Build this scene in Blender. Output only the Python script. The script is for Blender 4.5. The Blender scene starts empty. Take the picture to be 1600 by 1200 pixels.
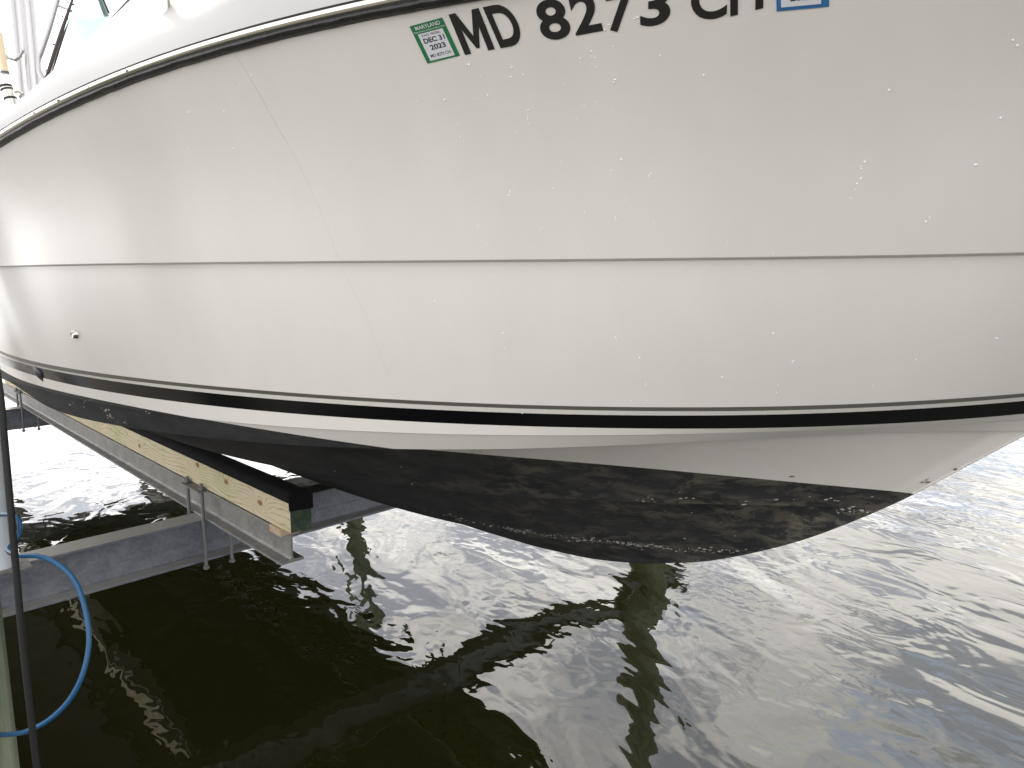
import bpy, bmesh, math, random
import numpy as np
from mathutils import Vector, Matrix
from mathutils.bvhtree import BVHTree
random.seed(7)
S = bpy.context.scene
COL = S.collection
R = math.radians

# ---------------------------------------------------------------- camera, light, sky
CAM_H = 1.87; PITCH = 8.0; FPX = 1108.0
cd = bpy.data.cameras.new('camera'); cam = bpy.data.objects.new('camera', cd); COL.objects.link(cam)
cam.location = (0, 0, CAM_H); cam.rotation_euler = (R(90 - PITCH), 0, 0)
cd.sensor_width = 36; cd.lens = 36 * FPX / 1600; cd.clip_start = .02; cd.clip_end = 6000
S.camera = cam
S.render.resolution_x = 1024; S.render.resolution_y = 768
SUN_EL = 27.0; SUN_AZ = -30.0        # azimuth from +Y towards +X (far side of the boat, to the left)
sd = Vector((math.sin(R(SUN_AZ)) * math.cos(R(SUN_EL)), math.cos(R(SUN_AZ)) * math.cos(R(SUN_EL)), math.sin(R(SUN_EL))))
sl = bpy.data.lights.new('sun', 'SUN'); sun = bpy.data.objects.new('sun', sl); COL.objects.link(sun)
sl.energy = .5; sl.angle = R(10); sl.color = (1, .93, .82)
sun.rotation_euler = (-sd).to_track_quat('-Z', 'Y').to_euler()
S.view_settings.view_transform = 'Standard'; S.view_settings.look = 'None'
S.view_settings.exposure = 1.97; S.view_settings.gamma = 1
W = bpy.data.worlds.new('World'); S.world = W; W.use_nodes = True
nt = W.node_tree; N = nt.nodes; Lk = nt.links; N.clear()
def wn(t, **k):
    n = N.new(t)
    for a, b in k.items(): setattr(n, a, b)
    return n
def wmath(op, a, b=None, c=None, clamp=False):
    n = N.new('ShaderNodeMath'); n.operation = op; n.use_clamp = clamp
    for i, v in enumerate((a, b, c)):
        if v is None: continue
        if isinstance(v, (int, float)): n.inputs[i].default_value = v
        else: Lk.new(v, n.inputs[i])
    return n.outputs[0]
wo = wn('ShaderNodeOutputWorld'); bg = wn('ShaderNodeBackground'); bg.inputs[1].default_value = .1
sky = wn('ShaderNodeTexSky'); sky.sky_type = 'NISHITA'; sky.sun_disc = False
sky.sun_elevation = R(SUN_EL); sky.sun_rotation = R(SUN_AZ); sky.dust_density = 2.0
tc = wn('ShaderNodeTexCoord'); sep = wn('ShaderNodeSeparateXYZ'); Lk.new(tc.outputs['Generated'], sep.inputs[0])
zz = wmath('ADD', wmath('MAXIMUM', sep.outputs[2], 0.0), .16)
comb = wn('ShaderNodeCombineXYZ')
Lk.new(wmath('DIVIDE', sep.outputs[0], zz), comb.inputs[0]); Lk.new(wmath('DIVIDE', sep.outputs[1], zz), comb.inputs[1])
no = wn('ShaderNodeTexNoise'); no.inputs['Scale'].default_value = 1.5; no.inputs['Detail'].default_value = 8
no.inputs['Roughness'].default_value = .62; no.inputs['Distortion'].default_value = .4
Lk.new(comb.outputs[0], no.inputs['Vector'])
cr = wn('ShaderNodeValToRGB'); cr.color_ramp.elements[0].position = .33; cr.color_ramp.elements[1].position = .44
Lk.new(no.outputs[0], cr.inputs[0])
no2 = wn('ShaderNodeTexNoise'); no2.inputs['Scale'].default_value = 3.0; no2.inputs['Detail'].default_value = 4
Lk.new(comb.outputs[0], no2.inputs['Vector'])
cr2 = wn('ShaderNodeValToRGB')      # cloud body: grey bases to white tops
cr2.color_ramp.elements[0].position = .42; cr2.color_ramp.elements[0].color = (.56, .58, .64, 1)
cr2.color_ramp.elements[1].position = .56; cr2.color_ramp.elements[1].color = (1.25, 1.21, 1.15, 1)
Lk.new(no2.outputs[0], cr2.inputs[0])
# clouds are brighter the nearer they stand to the sun
dp = wn('ShaderNodeVectorMath', operation='DOT_PRODUCT'); Lk.new(tc.outputs['Generated'], dp.inputs[0]); dp.inputs[1].default_value = sd
d01 = wmath('MULTIPLY_ADD', dp.outputs['Value'], .5, .5, clamp=True)
hz = wmath('POWER', wmath('SUBTRACT', 1.0, wmath('MAXIMUM', sep.outputs[2], 0.0), clamp=True), 2.2)   # brighter haze low in the sky
gain = wmath('MULTIPLY', wmath('MULTIPLY_ADD', wmath('POWER', d01, 3.0), 2.2, 3.4), wmath('MULTIPLY_ADD', hz, 1.45, 1.0))
cl = wn('ShaderNodeVectorMath', operation='SCALE'); Lk.new(cr2.outputs[0], cl.inputs[0]); Lk.new(gain, cl.inputs['Scale'])
gs = wn('ShaderNodeVectorMath', operation='SCALE'); Lk.new(sky.outputs[0], gs.inputs[0])
Lk.new(wmath('MULTIPLY_ADD', wmath('POWER', d01, 3.0), 1.6, .8), gs.inputs['Scale'])
hzm = wn('ShaderNodeMixRGB'); hzm.inputs[0].default_value = .8; hzm.inputs[2].default_value = (5.2, 5.7, 6.6, 1); Lk.new(gs.outputs[0], hzm.inputs[1])   # thin high haze over the blue
mx = wn('ShaderNodeMixRGB'); Lk.new(cr.outputs[0], mx.inputs[0]); Lk.new(hzm.outputs[0], mx.inputs[1]); Lk.new(cl.outputs[0], mx.inputs[2])
Lk.new(mx.outputs[0], bg.inputs[0]); Lk.new(bg.outputs[0], wo.inputs[0])

# ---------------------------------------------------------------- measured directions
pr = R(PITCH)
FW = np.array([0, math.cos(pr), -math.sin(pr)]); UP = np.array([0, math.sin(pr), math.cos(pr)])
def ray(x, y): return FW + np.array([(x - 800) / FPX, 0, 0]) + (600 - y) / FPX * UP
AX = np.array([.684, -.729]); NX = np.array([-.729, -.684])      # bow direction and starboard direction of the berth
ANG = math.atan2(AX[1], AX[0])
be = ray(470, 800); BE = be / be[1] * 2.65                       # the front end of the near bunk
O = BE[:2] - NX * .70                                            # a point on the boat's centreline
def to_local(v, org): return np.array([(v[:2] - org) @ AX, (v[:2] - org) @ -NX, v[2]])
def cam_local(org): return to_local(np.array([0, 0, CAM_H]), org)
def dir_local(r): return np.array([r[:2] @ AX, r[:2] @ -NX, r[2]])

# ---------------------------------------------------------------- materials
def mat(name, col, rough=.5, metal=0, spec=.5, coat=0, bump=None, var=None, bscale=40, stretch=None):
    m = bpy.data.materials.new(name); m.use_nodes = True; t = m.node_tree; b = t.nodes['Principled BSDF']
    b.inputs['Base Color'].default_value = (*col, 1); b.inputs['Roughness'].default_value = rough
    b.inputs['Metallic'].default_value = metal; b.inputs['Specular IOR Level'].default_value = spec
    b.inputs['Coat Weight'].default_value = coat; b.inputs['Coat Roughness'].default_value = .08
    c = t.nodes.new('ShaderNodeTexCoord')
    src = c.outputs['Object']
    if stretch:
        mp = t.nodes.new('ShaderNodeMapping'); mp.inputs['Scale'].default_value = stretch; t.links.new(src, mp.inputs[0]); src = mp.outputs[0]
    if var:
        col2, sc, lo, hi = var
        n = t.nodes.new('ShaderNodeTexNoise'); n.inputs['Scale'].default_value = sc; n.inputs['Detail'].default_value = 7
        n.inputs['Roughness'].default_value = .65
        r = t.nodes.new('ShaderNodeValToRGB'); r.color_ramp.elements[0].position = lo; r.color_ramp.elements[1].position = hi
        r.color_ramp.elements[0].color = (*col, 1); r.color_ramp.elements[1].color = (*col2, 1)
        t.links.new(src, n.inputs['Vector']); t.links.new(n.outputs[0], r.inputs[0]); t.links.new(r.outputs[0], b.inputs['Base Color'])
    if bump:
        n = t.nodes.new('ShaderNodeTexNoise'); n.inputs['Scale'].default_value = bscale; n.inputs['Detail'].default_value = 4
        u = t.nodes.new('ShaderNodeBump'); u.inputs['Strength'].default_value = bump; u.inputs['Distance'].default_value = .004
        t.links.new(src, n.inputs['Vector']); t.links.new(n.outputs[0], u.inputs['Height']); t.links.new(u.outputs[0], b.inputs['Normal'])
    return m
M = {}
M['gel'] = mat('gelcoat', (.665, .645, .605), .28, var=((.71, .69, .65), 2.2, .35, .7), bump=.05, bscale=120, stretch=(1.4, 1, .5))
M['deck'] = mat('deck_gelcoat', (.39, .385, .38), .4)
M['grey'] = mat('grey_stripe', (.115, .115, .095), .3)
M['black'] = mat('black_stripe', (.005, .005, .006), .16, spec=.25)
M['rubber'] = mat('rubber', (.010, .010, .011), .42, bump=.5, bscale=90, var=((.035, .035, .035), 60, .5, .8))
M['steel'] = mat('stainless', (.62, .60, .55), .2, 1)
M['satin'] = mat('satin_steel', (.42, .415, .42), .3, 1)
M['decal'] = mat('decal_black', (.006, .006, .007), .35)
M['green'] = mat('decal_green', (.008, .15, .05), .4)
M['blue'] = mat('decal_blue', (.02, .13, .32), .4)
M['white'] = mat('decal_white', (.62, .63, .66), .4)
M['ink'] = mat('ink', (.02, .02, .04), .5)
M['drop'] = mat('spatter', (.93, .93, .93), .25)
M['chip'] = mat('worn_spot', (.45, .44, .40), .8)
M['darkfit'] = mat('dark_fitting', (.10, .10, .11), .3, .6)
M['carpet'] = mat('bunk_carpet', (.006, .006, .007), .95, spec=.2, bump=.6, bscale=220)
M['greenend'] = mat('green_preservative', (.022, .040, .026), .8, var=((.075, .095, .06), 28, .42, .7))
M['shim'] = mat('shim_wood', (.52, .40, .29), .75, var=((.40, .27, .17), 60, .4, .7))
M['pvc'] = mat('white_plastic', (.70, .74, .80), .4, var=((.60, .64, .70), 4, .4, .7))
M['hose'] = mat('blue_hose', (.012, .085, .20), .45, bump=.15, bscale=120)
M['cable'] = mat('black_cable', (.006, .006, .007), .6, bump=.3, bscale=150)
M['pile'] = mat('treated_pile', (.10, .13, .085), .9, bump=1, bscale=26, var=((.25, .27, .19), 16, .38, .68), stretch=(1, 1, .09))
M['rod'] = mat('galvanised_rod', (.20, .20, .205), .6, .4, bump=.4, bscale=120)

def paint_material():                       # worn black bottom paint with brown-grey patches
    m = mat('bottom_paint', (.03, .03, .03), .68, spec=.3, bump=.35, bscale=70)
    t = m.node_tree; b = t.nodes['Principled BSDF']; c = t.nodes.new('ShaderNodeTexCoord')
    mp = t.nodes.new('ShaderNodeMapping'); mp.inputs['Scale'].default_value = (1, 1, 2.2)
    t.links.new(c.outputs['Object'], mp.inputs[0])
    def noise(sc, det, dis=0):
        n = t.nodes.new('ShaderNodeTexNoise'); n.inputs['Scale'].default_value = sc; n.inputs['Detail'].default_value = det
        n.inputs['Roughness'].default_value = .68; n.inputs['Distortion'].default_value = dis; t.links.new(mp.outputs[0], n.inputs['Vector']); return n.outputs[0]
    def ramp(s, lo, hi):
        r = t.nodes.new('ShaderNodeValToRGB'); r.color_ramp.elements[0].position = lo; r.color_ramp.elements[1].position = hi
        t.links.new(s, r.inputs[0]); return r.outputs[0]
    def mul(a, bb):
        n = t.nodes.new('ShaderNodeMath'); n.operation = 'MULTIPLY'; n.use_clamp = True; t.links.new(a, n.inputs[0])
        if isinstance(bb, float): n.inputs[1].default_value = bb
        else: t.links.new(bb, n.inputs[1])
        return n.outputs[0]
    def mix(f, a, bb):
        n = t.nodes.new('ShaderNodeMixRGB'); t.links.new(f, n.inputs[0])
        for i, v in ((1, a), (2, bb)):
            if isinstance(v, tuple): n.inputs[i].default_value = (*v, 1)
            else: t.links.new(v, n.inputs[i])
        return n.outputs[0]
    sx = t.nodes.new('ShaderNodeSeparateXYZ'); t.links.new(c.outputs['Object'], sx.inputs[0])
    mr = t.nodes.new('ShaderNodeMapRange'); mr.inputs[1].default_value = .45; mr.inputs[2].default_value = 1.5; t.links.new(sx.outputs[0], mr.inputs[0])
    patches = mul(mul(ramp(noise(13, 9, .6), .47, .56), ramp(noise(3.2, 4), .36, .62)), mr.outputs[0])
    base = mix(ramp(noise(5, 6), .3, .75), (.015, .016, .018), (.048, .048, .050))
    c1 = mix(mul(patches, .72), base, (.165, .15, .115))
    c2 = mix(mul(ramp(noise(55, 6), .60, .72), .35), c1, (.16, .15, .13))
    t.links.new(c2, b.inputs['Base Color'])
    return m
M['paint'] = paint_material()

def galv(name, c0, c1, rough, metal):
    m = mat(name, c0, rough, metal, bump=.25, bscale=60)
    t = m.node_tree; b = t.nodes['Principled BSDF']; c = t.nodes.new('ShaderNodeTexCoord')
    n = t.nodes.new('ShaderNodeTexNoise'); n.inputs['Scale'].default_value = 9; n.inputs['Detail'].default_value = 9; n.inputs['Roughness'].default_value = .7
    v = t.nodes.new('ShaderNodeTexVoronoi'); v.inputs['Scale'].default_value = 60
    a = t.nodes.new('ShaderNodeMath'); a.operation = 'MULTIPLY_ADD'; a.inputs[1].default_value = .18
    s = t.nodes.new('ShaderNodeSeparateColor')
    t.links.new(c.outputs['Object'], n.inputs['Vector']); t.links.new(c.outputs['Object'], v.inputs['Vector'])
    t.links.new(v.outputs['Color'], s.inputs[0]); t.links.new(s.outputs[0], a.inputs[0]); t.links.new(n.outputs[0], a.inputs[2])
    r = t.nodes.new('ShaderNodeValToRGB'); r.color_ramp.elements[0].position = .42; r.color_ramp.elements[1].position = .78
    r.color_ramp.elements[0].color = (*c0, 1); r.color_ramp.elements[1].color = (*c1, 1)
    t.links.new(a.outputs[0], r.inputs[0]); t.links.new(r.outputs[0], b.inputs['Base Color'])
    return m
M['galv'] = galv('galvanised_beam', (.17, .17, .165), (.30, .29, .27), .55, .35)
def lit_tops(m, col, amt):                     # paler colour on faces that look up, painting in light on the flanges
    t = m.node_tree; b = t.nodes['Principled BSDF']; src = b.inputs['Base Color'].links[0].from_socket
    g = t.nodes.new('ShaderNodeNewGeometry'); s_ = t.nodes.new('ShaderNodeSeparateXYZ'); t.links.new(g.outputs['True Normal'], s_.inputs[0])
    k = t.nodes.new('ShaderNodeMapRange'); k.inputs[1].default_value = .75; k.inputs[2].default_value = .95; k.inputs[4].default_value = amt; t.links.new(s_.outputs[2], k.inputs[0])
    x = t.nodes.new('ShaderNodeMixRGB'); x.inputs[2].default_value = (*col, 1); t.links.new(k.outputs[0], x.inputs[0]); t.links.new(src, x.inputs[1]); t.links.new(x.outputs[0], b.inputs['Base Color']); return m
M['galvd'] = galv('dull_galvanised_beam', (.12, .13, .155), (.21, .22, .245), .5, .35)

lit_tops(M['galvd'], (.42, .41, .37), .8)
def wood_material():
    m = mat('pressure_treated_pine', (.6, .5, .3), .72, spec=.3)
    t = m.node_tree; b = t.nodes['Principled BSDF']; c = t.nodes.new('ShaderNodeTexCoord'); L = t.links.new
    sx = t.nodes.new('ShaderNodeSeparateXYZ'); L(c.outputs['Object'], sx.inputs[0])
    def mth(op, a, bb=None, cc=None):
        n = t.nodes.new('ShaderNodeMath'); n.operation = op
        for i, v in enumerate((a, bb, cc)):
            if v is None: continue
            if isinstance(v, (int, float)): n.inputs[i].default_value = v
            else: L(v, n.inputs[i])
        return n.outputs[0]
    # growth rings across the board, bent round the knots
    mp = t.nodes.new('ShaderNodeMapping'); mp.inputs['Scale'].default_value = (1.6, 5, 7); L(c.outputs['Object'], mp.inputs[0])
    nz = t.nodes.new('ShaderNodeTexNoise'); nz.inputs['Scale'].default_value = 1.1; nz.inputs['Detail'].default_value = 3; L(mp.outputs[0], nz.inputs['Vector'])
    h = mth('MULTIPLY_ADD', nz.outputs[0], 7.0, mth('MULTIPLY', sx.outputs[2], 48))
    knots = [(-.27, .065), (-.62, .085), (-.97, .10), (-1.9, .05), (-2.8, .09)]
    dark = None
    for kx, kz in knots:
        dx = mth('MULTIPLY', mth('SUBTRACT', sx.outputs[0], kx), .55); dz = mth('SUBTRACT', sx.outputs[2], kz)
        d = mth('SQRT', mth('ADD', mth('MULTIPLY', dx, dx), mth('MULTIPLY', dz, dz)))
        g = mth('EXPONENT', mth('MULTIPLY', d, -38.0))
        h = mth('MULTIPLY_ADD', g, 5.5, h)
        wob = mth('MULTIPLY_ADD', mth('SINE', mth('MULTIPLY', sx.outputs[0], 260)), .0012, d); d = wob
        k = t.nodes.new('ShaderNodeMapRange'); k.inputs[1].default_value = .0155; k.inputs[2].default_value = .009; L(d, k.inputs[0])
        dark = k.outputs[0] if dark is None else mth('MAXIMUM', dark, k.outputs[0])
    st = mth('FRACT', h)
    r = t.nodes.new('ShaderNodeValToRGB'); e = r.color_ramp.elements
    e[0].position = 0; e[0].color = (.62, .54, .38, 1); e[1].position = 1; e[1].color = (.58, .49, .33, 1)
    for p, col in ((.62, (.62, .55, .39)), (.86, (.36, .27, .15)), (.93, (.55, .47, .31))):
        q = e.new(p); q.color = (*col, 1)
    L(st, r.inputs[0])
    n2 = t.nodes.new('ShaderNodeTexNoise'); n2.inputs['Scale'].default_value = 4; L(c.outputs['Object'], n2.inputs['Vector'])
    r2 = t.nodes.new('ShaderNodeValToRGB'); r2.color_ramp.elements[0].position = .45; r2.color_ramp.elements[1].position = .75; L(n2.outputs[0], r2.inputs[0])
    n3 = t.nodes.new('ShaderNodeTexNoise'); n3.inputs['Scale'].default_value = 9; n3.inputs['Detail'].default_value = 5; L(mp.outputs[0], n3.inputs['Vector'])
    r3 = t.nodes.new('ShaderNodeValToRGB'); r3.color_ramp.elements[0].position = .33; r3.color_ramp.elements[1].position = .54; L(n3.outputs[0], r3.inputs[0])
    fade = t.nodes.new('ShaderNodeMixRGB'); fade.inputs[1].default_value = (.60, .515, .355, 1); L(r3.outputs[0], fade.inputs[0]); L(r.outputs[0], fade.inputs[2]); r = fade
    m0 = t.nodes.new('ShaderNodeMixRGB'); m0.blend_type = 'MULTIPLY'; m0.inputs[2].default_value = (.78, .92, .72, 1); L(r2.outputs[0], m0.inputs[0]); L(r.outputs[0], m0.inputs[1])
    mk = t.nodes.new('ShaderNodeMixRGB'); mk.inputs[2].default_value = (.26, .12, .05, 1); L(dark, mk.inputs[0]); L(m0.outputs[0], mk.inputs[1])
    L(mk.outputs[0], b.inputs['Base Color'])
    return m
M['wood'] = wood_material()

def glass_material():
    m = mat('tinted_glass', (.55, .85, .85), .03); t = m.node_tree
    b = t.nodes['Principled BSDF']; b.inputs['Transmission Weight'].default_value = 1; b.inputs['IOR'].default_value = 1.02
    b.inputs['Base Color'].default_value = (.42, .52, .51, 1); return m
M['glass'] = glass_material()

# ---------------------------------------------------------------- helpers
def tag(o, label=None, cat=None, group=None, kind=None):
    if label: o['label'] = label
    if cat: o['category'] = cat
    if group: o['group'] = group
    if kind: o['kind'] = kind
    return o
def empty(name, loc, rz=0):
    o = bpy.data.objects.new(name, None); COL.objects.link(o); o.location = loc; o.rotation_euler = (0, 0, rz); o.empty_display_size = .2; return o
def mesh(name, vs, fs, m, parent=None, smooth=False, loc=None):
    me = bpy.data.meshes.new(name); me.from_pydata([tuple(map(float, v)) for v in vs], [], fs); me.update()
    o = bpy.data.objects.new(name, me); COL.objects.link(o)
    if isinstance(m, (list, tuple)):
        for q in m: me.materials.append(q)
    else: me.materials.append(m)
    if smooth:
        for p in me.polygons: p.use_smooth = True
    if parent: o.parent = parent
    if loc is not None: o.location = loc
    return o
class MB:
    def __init__(s): s.v = []; s.f = []
    def add(s, vs, fs):
        k = len(s.v); s.v += [tuple(v) for v in vs]; s.f += [tuple(i + k for i in f) for f in fs]
    def frame_box(s, o, ex, ey, ez, bev=0):
        o, ex, ey, ez = map(np.asarray, (o, ex, ey, ez))
        vs = [o + ex * i + ey * j + ez * k for k in (0, 1) for j in (0, 1) for i in (0, 1)]
        s.add(vs, [(0, 2, 3, 1), (4, 5, 7, 6), (0, 1, 5, 4), (2, 6, 7, 3), (0, 4, 6, 2), (1, 3, 7, 5)])
    def box(s, x0, x1, y0, y1, z0, z1): s.frame_box((x0, y0, z0), (x1 - x0, 0, 0), (0, y1 - y0, 0), (0, 0, z1 - z0))
    def prism(s, prof, o, ax, sx, sz, L):       # profile (list of 2-D points, counter-clockwise) swept along ax
        o, ax, sx, sz = map(np.asarray, (o, ax, sx, sz)); n = len(prof)
        a = [o + sx * p[0] + sz * p[1] for p in prof]; b = [q + ax * L for q in a]
        s.add(a + b, [(i, (i + 1) % n, (i + 1) % n + n, i + n) for i in range(n)] + [tuple(range(n))[::-1], tuple(range(n, 2 * n))])
    def tube(s, pts, r, n=12, cap=True, closed=False):
        pts = [Vector(p) for p in pts]; rings = []; prev = None
        rr = r if isinstance(r, (list, tuple)) else [r] * len(pts)
        for i, p in enumerate(pts):
            d = (pts[min(i + 1, len(pts) - 1)] - pts[max(i - 1, 0)]).normalized()
            if prev is None:
                u = d.orthogonal().normalized()
            else: u = (prev - d * prev.dot(d)).normalized()
            prev = u; w = d.cross(u)
            rings.append([p + (u * math.cos(2 * math.pi * k / n) + w * math.sin(2 * math.pi * k / n)) * rr[i] for k in range(n)])
        vs = [q for g in rings for q in g]; fs = []
        for i in range(len(rings) - 1):
            for k in range(n): fs.append((i * n + k, i * n + (k + 1) % n, (i + 1) * n + (k + 1) % n, (i + 1) * n + k))
        if cap: fs += [tuple(range(n))[::-1], tuple(range(len(vs) - n, len(vs)))]
        s.add(vs, fs)
    def build(s, name, m, parent=None, smooth=False, bevel=0):
        o = mesh(name, s.v, s.f, m, parent, smooth)
        if bevel:
            b = o.modifiers.new('bevel', 'BEVEL'); b.width = bevel; b.segments = 2; b.limit_method = 'ANGLE'
        if smooth and not bevel:
            me = o.data
            try: me.set_sharp_from_angle(angle=R(40))
            except Exception: pass
        return o
def spline(pts, n):                       # Catmull-Rom through points
    P = [np.asarray(p, float) for p in pts]; P = [2 * P[0] - P[1]] + P + [2 * P[-1] - P[-2]]; out = []
    for i in range(1, len(P) - 2):
        for k in range(n):
            t = k / n; a, b, c, d = P[i - 1:i + 3]
            out.append(.5 * ((2 * b) + (c - a) * t + (2 * a - 5 * b + 4 * c - d) * t * t + (3 * b - a - 3 * c + d) * t ** 3))
    out.append(P[-2]); return out

# ---------------------------------------------------------------- water
wm = bpy.data.materials.new('water'); wm.use_nodes = True; t = wm.node_tree; b = t.nodes['Principled BSDF']
b.inputs['Base Color'].default_value = (.014, .0138, .0034, 1); b.inputs['Roughness'].default_value = .015
b.inputs['IOR'].default_value = 1.7
tcn = t.nodes.new('ShaderNodeTexCoord')
def wnoise(sc, stretch, ang, det, rgh, dis=0.0):
    mp = t.nodes.new('ShaderNodeMapping'); mp.vector_type = 'TEXTURE'; mp.inputs['Rotation'].default_value = (0, 0, ang); mp.inputs['Scale'].default_value = (1, stretch, 1)
    n = t.nodes.new('ShaderNodeTexNoise'); n.inputs['Scale'].default_value = sc; n.inputs['Detail'].default_value = det
    n.inputs['Roughness'].default_value = rgh; n.inputs['Distortion'].default_value = dis
    t.links.new(tcn.outputs['Object'], mp.inputs[0]); t.links.new(mp.outputs[0], n.inputs['Vector']); return n.outputs[0]
def tm(op, a, bb, c=None):
    n = t.nodes.new('ShaderNodeMath'); n.operation = op
    for i, v in enumerate((a, bb, c)):
        if v is None: continue
        if isinstance(v, (int, float)): n.inputs[i].default_value = v
        else: t.links.new(v, n.inputs[i])
    return n.outputs[0]
swell = wnoise(1.1, 2.6, R(28), 2, .4, .3)
chop = wnoise(3.1, 1.9, R(24), 2, .45, .9)
fine = wnoise(11, 1.4, R(35), 1.5, .5, .5)
patch = wnoise(.9, 1.2, 0, 1, .5)
pm = t.nodes.new('ShaderNodeMapRange'); pm.inputs[1].default_value = .40; pm.inputs[2].default_value = .60; pm.inputs[3].default_value = .25; pm.inputs[4].default_value = 1.15; t.links.new(patch, pm.inputs[0])
fine = tm('MULTIPLY', fine, pm.outputs[0])
h = tm('ADD', tm('MULTIPLY', swell, .048), tm('ADD', tm('MULTIPLY', chop, .0130), tm('MULTIPLY', fine, .0026)))
bp = t.nodes.new('ShaderNodeBump'); bp.inputs['Strength'].default_value = 1; bp.inputs['Distance'].default_value = 1.0
t.links.new(h, bp.inputs['Height']); t.links.new(bp.outputs[0], b.inputs['Normal'])
Wv = [(-3000, -3000, 0), (3000, -3000, 0), (3000, 3000, 0), (-3000, 3000, 0)]
tag(mesh('water', Wv, [(0, 1, 2, 3)], wm), 'dark green rippled water reflecting the cloudy sky', None, None, 'structure')

# ---------------------------------------------------------------- boat hull
boat = tag(empty('motor_boat', (O[0], O[1], 0), ANG), 'white motor boat with black bottom paint raised on a lift above the water', 'boat')
CO = cam_local(O)
T0 = -1.5; TA = -6.2
def hb(t, Bm, tip, pw):
    u = np.clip((t - T0) / (tip - T0), 0, 1); return Bm * (1 - u ** pw)
def solve(x, y, Bf, sgn=-1):
    r = dir_local(ray(x, y)); ds = np.linspace(.6, 9, 4201) / ray(x, y)[1]
    P = CO[None] + r[None] * ds[:, None]; g = -P[:, 1] - Bf(P[:, 0])
    s = np.where((g[:-1] > 0) & (g[1:] <= 0))[0]; i = s[0] if len(s) else np.argmin(abs(g)); return P[i]
# each hull line: plan curve + heights measured along it
LN = {
 'S': (dict(Bm=1.6, tip=3.1, pw=2.1), [(0,232),(40,207),(100,172),(200,132),(300,100),(365,83),(475,56),(640,16),(725,2)], [(-1.5, 2.26), (3.1, 2.47)]),
 'K': (dict(Bm=1.52, tip=2.6, pw=2.1), [(0,415),(160,412.5),(400,409),(640,405.5),(1100,402.5),(1350,400),(1600,395)], [(-1.5, 1.94), (2.6, 1.945)]),
 'g0': (dict(Bm=1.44, tip=2.3, pw=2.3), [(0,548),(53,565),(107,575),(200,589),(400,609.5),(600,623.4),(850,633.8),(1100,636),(1325,632.7),(1600,619)], []),
 'g1': (dict(Bm=1.435, tip=2.29, pw=2.3), [(0,552),(200,594.7),(400,615),(600,629),(850,640),(1100,642.8),(1325,638.5),(1600,627.5)], []),
 'b0': (dict(Bm=1.43, tip=2.275, pw=2.31), [(0,555),(200,599),(400,621),(600,636),(850,647),(1100,649),(1325,644.7),(1600,633)], []),
 'b1': (dict(Bm=1.412, tip=2.23, pw=2.35), [(0,567),(93,597),(200,617),(400,641),(600,657),(850,666.6),(1100,670),(1222,668.8),(1394,665),(1600,656.7)], []),
 'A': (dict(Bm=1.4, tip=2.2, pw=2.4), [(346,658),(447,667),(600,675),(850,681),(1100,678),(1222,674),(1359,669),(1566,659)], [(-1.5, 1.43)]),
 'B': (dict(Bm=1.36, tip=2.15, pw=2.4), [(50,620),(100,645),(185,666),(275,680),(365,687),(447,694),(557,700),(694,702),(850,701.5),(975,696),(1100,691),(1222,682),(1325,674),(1497,667)], []),
 's1': (dict(Bm=.9, tip=1.85, pw=2.4), [(376,717),(475,738),(557,749),(640,760),(725,770),(850,780),(1006,784),(1100,786.6),(1222,786),(1359,785.6)], [(-1.5, 1.16)]),
 's2': (dict(Bm=.45, tip=1.40, pw=2.4), [(600,787),(740,826),(850,842),(1006,856),(1100,864)], [(-1.5, .955), (1.40, 1.03)]),
}
TK = [(-1.5, .80), (0, .81), (.5, .832), (.84, .867), (1.07, .913), (1.22, .958), (1.34, .999), (1.44, 1.043), (1.55, 1.098), (1.643, 1.150), (1.729, 1.205), (1.81, 1.2615), (1.884, 1.3165), (1.927, 1.351), (1.994, 1.408), (2.058, 1.463), (2.138, 1.531), (2.3, 1.67), (2.6, 1.945), (3.1, 2.47)]
tk = np.array(TK)
def smooth_interp(x, xs, ys):             # monotone cubic
    h_ = np.diff(xs); d = np.diff(ys) / h_; m_ = np.zeros(len(xs)); m_[0] = d[0]; m_[-1] = d[-1]
    for i in range(1, len(xs) - 1): m_[i] = 0 if d[i - 1] * d[i] <= 0 else 2 * d[i - 1] * d[i] / (d[i - 1] + d[i])
    i = np.clip(np.searchsorted(xs, x) - 1, 0, len(xs) - 2); u = (x - xs[i]) / h_[i]
    return (2*u**3-3*u**2+1)*ys[i] + (u**3-2*u**2+u)*h_[i]*m_[i] + (-2*u**3+3*u**2)*ys[i+1] + (u**3-u**2)*h_[i]*m_[i+1]
kc = np.polyfit(tk[:, 0], tk[:, 1], 8)
def keel_z(t): t = np.asarray(t, float); return np.where(t < -1.5, .80 + .0 * t, smooth_interp(np.clip(t, -1.5, 3.1), tk[:, 0], tk[:, 1]))
ZF = {}
for k, (kw, pts, extra) in LN.items():
    q = [solve(x, y, lambda t_: hb(t_, **kw)) for x, y in pts]
    q = [(p[0], p[2]) for p in q if p[0] < kw['tip'] - .03]
    if k != 'S': extra = [e for e in extra if e[0] < kw['tip']] + [(kw['tip'], float(keel_z(kw['tip'])))]
    ts = np.array([p[0] for p in q] + [e[0] for e in extra]); zs = np.array([p[1] for p in q] + [e[1] for e in extra])
    wg = np.array([1.0] * len(q) + [.22] * len(extra))
    ZF[k] = (np.polyfit(ts, zs, 5 if len(q) > 9 else (4 if len(ts) > 7 else 3), w=wg), ts.min())
    res = zs - np.polyval(ZF[k][0], ts); print('line', k, 'max residual mm %.1f' % (abs(res).max() * 1000), 'tmin %.2f' % ts.min())
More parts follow.
